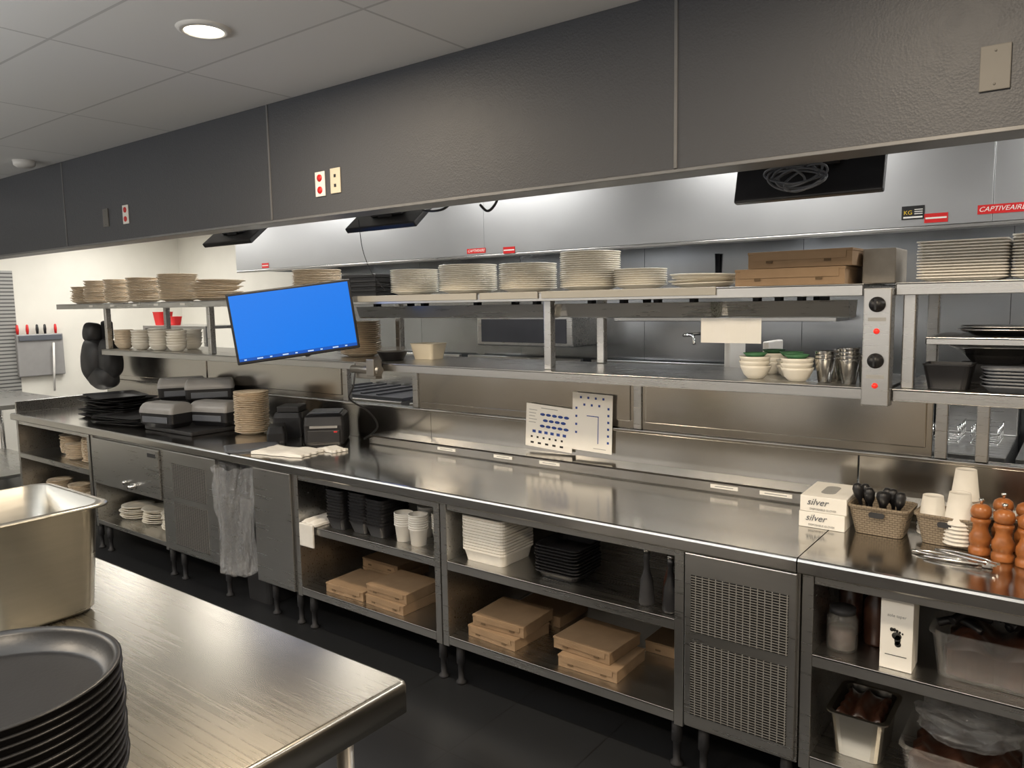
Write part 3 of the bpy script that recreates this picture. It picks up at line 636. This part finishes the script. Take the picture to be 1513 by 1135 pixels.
# ------------------------------------------------------------ items on right pass shelf
op=lambda s:loft([rr(.20*s,.09*s,.045*s,0,8),rr(.30*s,.17*s,.085*s,.018,8),rr(.32*s,.19*s,.095*s,.020,8),rr(.32*s,.19*s,.095*s,.024,8),rr(.20*s,.09*s,.045*s,.006,8)],smooth=True)
a=one("oval_platter",op(.9),M['chr'],(-.24,3.10,1.5765),"polished steel oval platter on the thin middle shelf","platter","oval platters on the right shelves")
dup(a,(.08,3.10,1.5765));dup(a,(-.23,3.10,1.587))
ov=one("oval_dish",loft([rr(.16,.09,.045,0,8),rr(.26,.16,.08,.05,8),rr(.31,.21,.10,.056,8),rr(.31,.21,.10,.061,8),rr(.15,.08,.04,.008,8)],smooth=True),M['chr'],(-.26,3.16,1.478),"deep polished steel oval dish on a stand above gray trays","dish","deep oval dishes")
dup(ov,(.08,3.16,1.478))
one("dish_stand",box(-.12,.46,-.05,.05,0,.075,.004),M['dk'],(-.26,3.18,1.4025),"dark metal stand under the oval dishes","stand")
one("black_tray",tub(.15,.13,.085,.02),M['black'],(-.385,2.96,1.403),"small deep black plastic tray on the pass shelf","tray")
gt=None
for i in range(6):
    if gt is None: gt=one("gray_tray",loft([rr(.13,.10,.03,0),rr(.17,.13,.04,.02),rr(.18,.14,.04,.023),rr(.13,.10,.03,.006)],smooth=True),M['grayd'],(-.20,2.94,1.403),"small gray plastic tray in a nested stack","tray","gray trays on the pass shelf")
    else: dup(gt,(-.20+R(-.006,.006),2.94,1.403+i*.011),R(-5,5))
dup(gt,(-.0,2.94,1.403))
sh=bmesh.new()
rg=[]
for k in range(13):
    x_=-.125+.25*k/12;o_=.003*math.sin(k*.9)
    rg.append([(x_,o_,-.05),(x_,o_+.0015,-.05),(x_,o_+.0015,.05),(x_,o_,.05)])
loft(rg,sh)
one("hanging_sheet",sh,M['paper'],(-1.16,2.975,1.59),"plain white paper sheet hanging beneath the heat lamp strip","paper sheet")
thing("lidded_takeout_bowl",(-3.14,3.02,ZL+.001),[("base",lathe([(0,0),(.06,0),(.085,.05),(.088,.052),(.083,.05),(0,.01)],28),M['black']),("lid",lathe([(.088,.053),(.075,.075),(0,.08)],28),M['clear'],"clear domed lid")],"black takeout bowl with clear lid on the pass shelf","container")
one("plastic_tub",tub(.18,.14,.09),M['beige'],(-3.03,3.20,ZL+.001),"cream plastic tub on the pass shelf behind the bowl","container")
# ------------------------------------------------------------ right lower cabinet contents
thing("glass_jar",(-.60,2.53,.586),[("jar",lathe([(0,0),(.044,0),(.047,.01),(.047,.10),(.040,.115),(.036,.12),(.034,.118),(.042,.10),(.042,.006),(0,.006)],28),M['clear']),("contents",lathe([(0,.007),(.040,.007),(.040,.07),(0,.07)],24),M['sauce'],"dark red sauce"),("lid",lathe([(0,.121),(.040,.121),(.040,.138),(0,.139)],24),M['dk'])],"clear glass jar half full of dark sauce","jar","jars in the open cabinet")
g2=thing("glass_jar",(-.52,2.63,.586),[("jar",lathe([(0,0),(.035,0),(.037,.01),(.037,.14),(.02,.165),(.02,.18),(0,.18)],24),M['sauce']),("lid",lathe([(0,.181),(.022,.181),(.022,.20),(0,.201)],20),M['dk'])],"dark glass bottle jar with black lid","jar","jars in the open cabinet")
dup(g2,(-.61,2.68,.586));dup(g2,(-.56,2.76,.586))
fp=bmesh.new()
def disc(cx,cz,rx,rz_,tilt=0):
    q=lathe([(0,0),(1,0),(1,.0006),(0,.0006)],18);bmesh.ops.scale(q,vec=(rx,rz_,1),verts=q.verts);tr(q,(cx,-.0485,cz),(90,tilt,0));addto(fp,q)
disc(.001,.108,.0135,.012,10);disc(.004,.096,.0085,.016,5);disc(.005,.083,.009,.009)
for i in range(5): disc(-.013+i*.0075,.128-abs(i-.6)*.0028,.0052-.0007*i,.006-.0007*i)
box(-.03,.03,-.0490,-.0484,.045,.047,0,fp)
thing("wine_carton",(-.43,2.512,.586),[("carton",box(-.045,.045,-.048,.048,0,.226,.002),M['paper']),("footprint_logo",fp,M['ink']),("lettering",tr(textbm("sole taper",.013),(0,-.0485,.170)),M['greyink'])],"tall white carton printed with a black footprint","box")
def cltub(x,y,z,w,d,h,lab,cat="container"):
    t=loft([rr(w*.88,d*.88,.03,0),rr(w*.96,d*.96,.03,h-.008),rr(w,d,.03,h-.006),rr(w,d,.03,h),rr(w*.93,d*.93,.03,h),rr(w*.86,d*.86,.03,.004)])
    c=cloth(w*.8,d*.8,h*.35,5,th=h*.55)
    return thing("clear_tub",(x,y,z),[("tub",t,M['clear']),("contents",tr(c,(0,0,.006)),M['sauce'],"dark wrapped contents")],lab,cat,"clear tubs in the open cabinet")
cltub(-.14,2.63,.586,.42,.30,.14,"clear plastic food tub with dark contents")
cq=None
for i in range(12):
    if cq is None: cq=one("wrapped_cutlery",tube(smoothpts([(-.06,0,.012),(0,.01,.03),(.06,-.01,.012)]),.013,6),M['black'],(-.28,2.6,.70),"black cutlery pack in the clear tub","cutlery","cutlery packs in the tub")
    else: dup(cq,(-.27+R(0,.25),2.62+R(-.07,.07),.70+R(0,.05)),R(-60,60))
def bagblob(x,y,z,w,d,h,lab,mat):
    bm=bmesh.new();bmesh.ops.create_icosphere(bm,subdivisions=4,radius=1)
    for v in bm.verts:
        c=v.co;k=1+.12*math.sin(7*c.x+3*c.y)+.10*math.sin(9*c.z+5*c.y)+.05*R(-1,1)
        v.co=Vector((c.x*w/2*k,c.y*d/2*k,max(0,(c.z*.5+.45)*h*k)))
    for f in bm.faces:f.smooth=False
    return one("plastic_bag",bm,mat,(x,y,z),lab,"bag","plastic bags in the open cabinet")
thing("steel_pan",(-.54,2.60,.241),[("pan",loft([rr(.14,.20,.03,0),rr(.165,.23,.03,.14),rr(.19,.25,.03,.142),rr(.19,.25,.03,.147),rr(.16,.225,.03,.147),rr(.135,.195,.03,.004)]),M['pan']),("contents",tr(cloth(.13,.18,.03,4),(0,0,.12)),M['sauce'])],"deep stainless steel insert pan with dark contents on bottom shelf","pan")
cltub(-.25,2.62,.241,.34,.28,.10,"clear plastic tub holding wrapped packets")
bagblob(-.25,2.62,.345,.28,.24,.11,"crumpled clear plastic bag of packets",M['bag'])
bagblob(.10,2.62,.245,.28,.28,.2,"crumpled clear bag of bread on the bottom shelf",M['bag'])
# ------------------------------------------------------------ island table
IX0,IX1,IY0,IY1=-2.68,-1.16,.12,1.13
cx_,cy_=(IX0+IX1)/2,(IY0+IY1)/2
tp=loft([rr(1.50,.99,.012,.822,4,cx_,cy_),rr(1.52,1.01,.012,.828,4,cx_,cy_),rr(1.52,1.01,.012,.888,4,cx_,cy_),rr(1.516,1.006,.012,.895,4,cx_,cy_),rr(1.508,.998,.012,.899,4,cx_,cy_),rr(1.50,.99,.012,.900,4,cx_,cy_)],smooth=True)
tp.normal_update()
for f_ in tp.faces:
    if f_.normal.z<.95: f_.material_index=1
parts=[("tabletop",tp,[M['island'],M['iedge']])]
for x in (IX0+.08,IX1-.10):
    for y in (IY0+.08,IY1-.10): parts.append(("leg",lathe([(0,0),(.022,0),(.022,.03),(.019,.04),(.019,.821),(0,.821)],18,c=(x,y)),M['in']))
parts.append(("undershelf",box(IX0+.06,IX1-.08,IY0+.06,IY1-.08,.25,.285,.004),M['in']))
thing("prep_table",(0,0,0),parts,"freestanding stainless steel prep table with worn reflective top","table")
px,py=-2.31,.785
pn=loft([rr(.34,.26,.05,0,6),rr(.36,.28,.055,.012,6),rr(.395,.315,.055,.285,6),rr(.43,.35,.055,.293,6),rr(.435,.355,.055,.291,6),rr(.435,.355,.055,.297,6),rr(.392,.312,.052,.299,6),rr(.355,.275,.05,.03,6),rr(.33,.25,.045,.015,6)],smooth=True)
one("steel_food_pan",pn,M['pan'],(px,py,.901),"deep stainless steel food pan with rolled rim on the prep table","pan")
one("steel_ladle",tube(smoothpts([(.05,.0,0),(-.06,-.02,.20),(-.12,-.02,.33),(-.14,-.02,.40)]),.016,10),M['grayd'],(-2.36,.76,.93),"dark ladle handle standing in the food pan","utensil")
rt=None
rp_=.207
for i in range(14):
    z=.901+i*.0142
    if rt is None: rt=one("round_tray",lathe([(0,.001),(rp_-.030,.001),(rp_-.024,.002),(rp_-.010,.026),(rp_-.006,.036),(rp_-.001,.0385),(rp_,.0405),(rp_-.004,.042),(rp_-.010,.040),(rp_-.014,.034),(rp_-.028,.005),(rp_-.036,.004),(0,.004)],96),M['traym'],(-1.41,.415,z),"round black serving tray in a stack on the prep table","tray","round black trays on the prep table")
    else: dup(rt,(-1.41+R(-.002,.002),.415+R(-.002,.002),z))
# ------------------------------------------------------------ soffit electrics
def outlet(x,z,kind,lab):
    w_,h_=.07,.115
    pl=box(-w_/2,w_/2,-.006,0,-h_/2,h_/2,.002);parts=[("plate",pl,M['bronze'] if kind==0 else M['beige'] if kind==3 else M['white'])]
    for s in (-1,1):
        if kind==1: parts.append(("socket",tr(lathe([(0,0),(.017,0),(.016,.004),(0,.004)],20),(0,-.0062,s*.028),(90,0,0)),M['red'],"red socket"))
        if kind==3: parts.append(("jack",box(-.007,.007,-.0085,-.0062,s*.022-.007,s*.022+.007,.001),M['dk'],"black jack port"))
        if kind==0: parts.append(("screw",tr(lathe([(0,0),(.003,0),(.002,.0015),(0,.0015)],10),(0,-.0062,s*.042),(90,0,0)),M['bronze']))
    thing("wall_outlet" if kind in(1,3) else "blank_plate",(x,2.419,z),parts,lab,"outlet","electrical plates on the soffit")
outlet(-5.09,2.30,0,"small gray blank cover plate on the dark soffit")
outlet(-4.83,2.30,1,"white outlet plate with two red sockets")
outlet(-2.96,2.29,1,"white outlet plate with two red sockets on gray soffit")
outlet(-2.85,2.295,3,"beige data plate with two black ports")
outlet(-.24,2.305,0,"bronze-gray blank cover plate on the dark soffit")
def hung(x,lab,w_=.5,tl=-32):
    b_=tr(box(-w_/2,w_/2,-.015,.015,-.12,.12,.006),(0,0,-.04),(tl,0,0))
    br=box(-.05,.05,-.05,.0,-.06,.045,.003);box(-.11,.11,-.045,-.02,-.05,-.02,.002,br)
    return thing("hanging_display",(x,2.80,2.215),[("panel",b_,M['black']),("bracket",br,M['blackm']),("mount_pole",tube([(0,.03,.0),(0,.03,.504)],.018,12),M['blackm'])],lab,"monitor","displays hanging behind the soffit")
hung(-.82,"black display seen from behind with coiled cables",w_=.50,tl=-15);hung(-2.88,"black angled display hanging behind the soffit",tl=-50);hung(-4.22,"black angled display hanging above plate stacks",tl=-50)
cc=[];rnd=random.Random(3);a=0
for k in range(80):
    a+=.5+rnd.uniform(-.12,.12);q=math.sin(k*.13)
    cc.append((-.82+.03*q+.075*math.cos(a)*(1+.3*math.sin(k*.29)),2.66+.014*math.sin(k*1.3),2.118+.034*math.sin(a+.5*q)+.012*math.sin(k*.23)))
cc+= [(-.74,2.66,2.17),(-.66,2.67,2.16),(-.60,2.70,2.20)]
one("coiled_cable",tube(smoothpts(cc,3),.004,6),M['grayd'],(0,0,0),"tangled coil of black cable under the hanging display","cable")
for pts in ([(-2.62,2.72,2.19),(-2.55,2.70,2.155),(-2.42,2.68,2.15),(-2.36,2.7,2.2)],[(-2.2,2.68,2.15),(-2.16,2.68,2.12),(-2.12,2.68,2.14),(-2.08,2.68,2.2)]):
    one("cable",tube(smoothpts(pts),.006,6),M['black'],(0,0,0),"thin black cable hanging below the soffit","cable","cables hanging below the soffit")
one("hanging_wire",tube(smoothpts([(-3.02,2.70,2.15),(-3.02,2.72,2.0),(-3.0,2.76,1.88),(-2.99,2.84,1.79)]),.002,6),M['dk'],(0,0,0),"thin dark wire hanging from the soffit to the shelf","cable")
# ------------------------------------------------------------ exhaust hood
HX0,HX1=-6.4,2.2
hb=bmesh.new();hs=[-6.4,-3.42,-.4,2.2]
for a_,c_ in zip(hs,hs[1:]): box(a_+.001,c_-.001,4.2,4.23,2.05,CZ-.002,.002,hb)
skirt=box(HX0,HX0+.02,4.231,YB-.002,2.05,CZ-.002,.002);skirt2=box(HX1-.02,HX1,4.231,YB-.002,2.05,CZ-.002,.002)
gut=box(HX0,HX1,4.20,4.27,2.03,2.049,.004)
hp=[("face_panel",hb,M['hood']),("side_panel",skirt,M['hood']),("side_panel",skirt2,M['hood']),("drip_gutter",gut,M['st']),("inner_top",box(HX0+.02,HX1-.02,4.24,4.84,2.55,2.57,.002),M['in'])]
for i in range(16):
    x=HX0+.05+i*.52;q=box(0,.50,0,.02,0,.5,.003)
    for k in range(8): box(.03+k*.058,.06+k*.058,-.008,0,.03,.47,.002,q)
    tr(q,(0,0,0),(-45,0,0));tr(q,(x,4.85,2.12));hp.append(("grease_filter",q,M['in']))
thing("exhaust_hood",(0,0,0),hp,"long stainless steel exhaust hood above the cook line","hood")
def sticker(x,z,w_,h_,mat,txt,size,tmat,lab,shear=0,extra=None,dx=0):
    parts=[("backing",box(-w_/2,w_/2,-.001,0,-h_/2,h_/2),mat)]
    parts.append(("lettering",tr(textbm(txt,size,shear=shear),(dx,-.0015,0)),tmat))
    if extra: parts+=extra
    thing("hood_sticker",(x,4.198,z),parts,lab,"label","stickers on the hood")
sticker(-.365,2.107,.19,.042,M['red'],"CAPTIVEAIRE",.031,M['paper'],"red maker label with white slanted lettering",.3)
sticker(-3.49,2.08,.17,.034,M['red'],"CAPTIVEAIRE",.026,M['paper'],"small red maker label with white lettering",.3)
sticker(-.73,2.117,.10,.065,M['ink'],"KG",.028,M['yel'],"black service sticker with yellow lettering",0,[("printed_line",box(.006,.042,-.0016,-.0012,z_,z_+.004),M['paper']) for z_ in (.012,.002,-.008)]+[("printed_line",box(-.042,.042,-.0016,-.0012,-.026,-.018),M['paper'])],dx=-.022)
for x,z in ((-.63,2.085),(-3.20,2.07),(-5.95,2.08)):
    thing("hood_sticker",(x,4.198,z),[("backing",box(-.05,.05,-.001,0,-.022,.022),M['red']),("stripe",box(-.045,.045,-.0016,-.0011,-.004,.004),M['paper'])],"small red and white warning sticker","label","stickers on the hood")
# ------------------------------------------------------------ cook line
def range_(x,w_,lab):
    parts=[("body",box(-w_/2,w_/2,0,.8,.10,.90,.006),M['st']),("cooktop",box(-w_/2,w_/2,.02,.74,.901,.93,.004),M['dk']),("backguard",box(-w_/2,w_/2,.76,.80,.901,1.25,.004),M['st']),("oven_door",box(-w_/2+.05,w_/2-.05,-.02,0,.2,.68,.006),M['in'],"",[("handle",tube([(-w_/2+.1,-.05,.64),(w_/2-.1,-.05,.64)],.012),M['chr'])])]
    for i in range(int(w_/.2)): parts.append(("grate",box(-w_/2+.05+i*.2,-w_/2+.08+i*.2,.05,.72,.931,.945),M['dk']))
    for s in (-1,1): parts.append(("leg",lathe([(0,0),(.025,0),(.02,.1),(0,.1)],12,c=(s*(w_/2-.06),.08)),M['dk']))
    thing("cooking_range",(x,4.5,0),parts,lab,"range","ranges on the cook line")
range_(-5.2,1.2,"stainless steel range with black grates under the hood");range_(-3.9,1.2,"stainless steel range below the hood with dark cooktop");range_(-2.6,1.2,"stainless steel griddle range on the cook line")
def fryer(x):
    bs=[]
    for s in (-1,1):
        b_=bmesh.new()
        for k in range(5): tube([(s*.09-.06,.15+k*.07,1.02),(s*.09-.06,.15+k*.07,.93),(s*.09+.06,.15+k*.07,.93),(s*.09+.06,.15+k*.07,1.02)],.003,5,b_)
        for k in range(3): tube([(s*.09-.06,.12,.94+k*.04),(s*.09-.06,.45,.94+k*.04)],.003,5,b_);tube([(s*.09+.06,.12,.94+k*.04),(s*.09+.06,.45,.94+k*.04)],.003,5,b_)
        tube([(s*.09,.15,1.02),(s*.09,-.10,1.12)],.010,8,b_);bs.append(("fry_basket",b_,M['chr']))
    return thing("deep_fryer",(x,4.5,0),[("body",box(-.2,.2,0,.8,.10,.90,.006),M['st']),("backguard",box(-.2,.2,.7,.8,.901,1.20,.006),M['st'])]+bs+[("leg",lathe([(0,0),(.02,0),(.02,.1),(0,.1)],12,c=(-.14,.08)),M['dk'])],"stainless steel deep fryer with wire baskets","fryer","fryers on the cook line")
f0=fryer(-1.4);dup(f0,(-.96,4.5,0));dup(f0,(-.52,4.5,0));dup(f0,(-.08,4.5,0));dup(f0,(.36,4.5,0))
thing("salamander_broiler",(-3.55,4.98,1.36),[("body",box(-.6,.35,0,.42,0,.30,.01),M['st']),("opening",box(-.55,.30,-.005,0,.03,.22,.002),M['dk'])],"dark wall-mounted broiler on the cook line","broiler")
one("wall_shelf",box(-.6,1.0,-.3,0,0,.03,.004),M['st'],(-2.3,5.399,1.56),"stainless steel wall shelf under the hood","shelf")
one("pot_filler_faucet",tube(smoothpts([(0,0,0),(0,-.06,0),(.02,-.3,.0),(.1,-.34,.0),(.12,-.35,-.06)]),.012,10),M['chr'],(-2.35,5.399,1.46),"chrome pot filler faucet on the steel back wall","faucet")
thing("gas_pipe",(-2.3,5.375,1.9),[("pipe",tube([(-.12,0,-.05),(.1,0,-.05),(.1,0,.14)],.02,10),M['dk']),("valve",box(-.14,-.06,-.04,.02,-.1,.0,.01),M['dk'])],"dark pipe with valve on the steel wall","pipe")
def holdcab(x,z1,lab):
    thing("holding_cabinet",(x,4.95,0),[("body",box(-.33,.33,0,.43,.12,z1,.01),M['st']),("door",box(-.30,.30,-.02,0,.2,z1-.08,.006),M['hood'],"",[("handle",box(.24,.26,-.05,-.021,z1-.6,z1-.3,.004),M['chr'])]),("leg",lathe([(0,0),(.025,0),(.02,.12),(0,.12)],12,c=(-.25,.1)),M['dk']),("leg",lathe([(0,0),(.025,0),(.02,.12),(0,.12)],12,c=(.25,.1)),M['dk'])],lab,"cabinet","tall cabinets on the cook line")
holdcab(1.0,1.75,"tall stainless steel holding cabinet beside the fryers")
thing("cook_side_counter",(-2.4,3.23,0),[("top",box(-4.4,4.0,0,.45,.86,.90,.004),M['st']),("front",box(-4.4,4.0,.02,.43,0,.859,.004),M['in'])],"stainless steel counter on the cook side of the pass","counter")
for x in (-1.36,-1.18):
    one("board_divider",box(-.015,.015,-.10,.10,0,.62,.006),M['white'],(x,3.55,.901),"upright white cutting board standing on the cook counter","cutting board","upright cutting boards")
one("red_container",tub(.18,.16,.14,.03),M['red'],(-7.95,4.3,1.536),"bright red plastic container on the rear shelf","container")
one("red_container",tub(.14,.12,.09,.03),M['red'],(-7.72,4.3,1.536),"small red plastic container on the rear shelf","container")
thing("rear_shelf_rack",(-7.6,4.35,0),[("shelf",box(-.5,.7,-.2,.2,1.505,1.535,.004),M['st']),("post",box(-.5,-.46,-.2,-.16,0,1.504,.003),M['st']),("post",box(.66,.70,-.2,-.16,0,1.504,.003),M['st']),("post",box(-.5,-.46,.16,.2,0,1.504,.003),M['st']),("post",box(.66,.70,.16,.2,0,1.504,.003),M['st'])],"steel shelf rack near the cream wall","rack")
# ------------------------------------------------------------ far left wall things
one("perforated_wall_panel",box(0,.015,-.5,.5,0,1.35,.002),M['perf'],(XL+.002,2.95,.8),"perforated metal panel on the cream wall","panel")
thing("knife_holder",(XL+.004,3.66,.98),[("panel",box(0,.06,-.24,.24,0,.47,.01),M['gray']),("slot_rail",box(.061,.08,-.22,.22,.40,.46,.004),M['grayd'])],"gray wall-mounted knife holder on the cream wall","knife holder")
for i,(dy,mm) in enumerate([(-.22,'red'),(-.12,'red'),(-.02,'black'),(.06,'black'),(.17,'red')]):
    one("knife",lathe([(0,0),(.012,0),(.016,.05),(.012,.10),(0,.11)],10),M[mm],(XL+.05,3.66+dy,1.452),"knife with %s handle standing in the holder"%('red' if mm=='red' else 'black'),"knife","knives in the wall holder")
one("squeegee_stick",tube([(0,0,0),(0,.03,.55)],.012,8),M['white'],(XL+.10,3.75,.80),"white utensil handle hanging from the holder","utensil")
def wtable(x,y,w_,d_,lab):
    parts=[("tabletop",box(-w_/2,w_/2,-d_/2,d_/2,.86,.90,.004),M['st']),("undershelf",box(-w_/2+.03,w_/2-.03,-d_/2+.03,d_/2-.03,.25,.28,.003),M['st'])]
    for a_ in (-1,1):
        for b_ in (-1,1): parts.append(("leg",lathe([(0,0),(.022,0),(.02,.859),(0,.859)],14,c=(a_*(w_/2-.05),b_*(d_/2-.05))),M['st']))
    thing("work_table",(x,y,0),parts,lab,"table","far work tables")
wtable(-8.3,2.75,1.6,.75,"stainless steel work table near the cream end wall")
wtable(-8.6,4.95,1.6,.7,"stainless steel work table against the rear cream wall")
thing("wall_outlet",(-6.9,5.398,1.93),[("plate",box(-.05,.05,-.006,0,-.07,.07,.002),M['white']),("socket",box(-.015,.015,-.008,-.0062,.01,.04,.001),M['dk']),("socket",box(-.015,.015,-.008,-.0062,-.04,-.01,.001),M['dk'])],"white outlet plate on the rear cream wall","outlet")
# ------------------------------------------------------------ extra lights
area(-8.2,2.6,2.66,1.2,.4,30,(1,.95,.87))  # added unseen light to brighten the cream end wall, no fixture
area(-8.4,4.2,2.66,1.0,.4,26,(1,.96,.90))  # likewise added for the rear cream corner, nothing modelled as its source
for x in (-5,-3.4,-1.8,-.2,1.2): area(x,4.5,2.5,.25,None,14,(.97,.98,1))  # added unseen discs inside the hood to light the cook-line wall
# ------------------------------------------------------------ world, camera
wd=bpy.data.worlds.new("World");bpy.context.scene.world=wd;wd.use_nodes=True
wd.node_tree.nodes["Background"].inputs[0].default_value=(.5,.5,.55,1);wd.node_tree.nodes["Background"].inputs[1].default_value=.2
f,th,ph,ro=1131.7,math.radians(37.267),math.radians(6.131),math.radians(-.98)
h=Vector((-math.sin(th),math.cos(th),0));r0=Vector((math.cos(th),math.sin(th),0));z=Vector((0,0,1))
F=h*math.cos(ph)-z*math.sin(ph);U0=h*math.sin(ph)+z*math.cos(ph)
r=r0*math.cos(ro)+U0*math.sin(ro);U=-r0*math.sin(ro)+U0*math.cos(ro)
cd=bpy.data.cameras.new("camera");cd.sensor_width=36;cd.sensor_fit='HORIZONTAL';cd.lens=f*36/1513;cd.clip_start=.02
cam=bpy.data.objects.new("camera",cd);C.objects.link(cam);bpy.context.scene.camera=cam
mt=Matrix.Identity(4)
for i in range(3): mt[i][0]=r[i];mt[i][1]=U[i];mt[i][2]=-F[i]
mt.translation=Vector((0,0,1.72));cam.matrix_world=mt
sc=bpy.context.scene
sc.view_settings.view_transform='Standard';sc.view_settings.exposure=.05
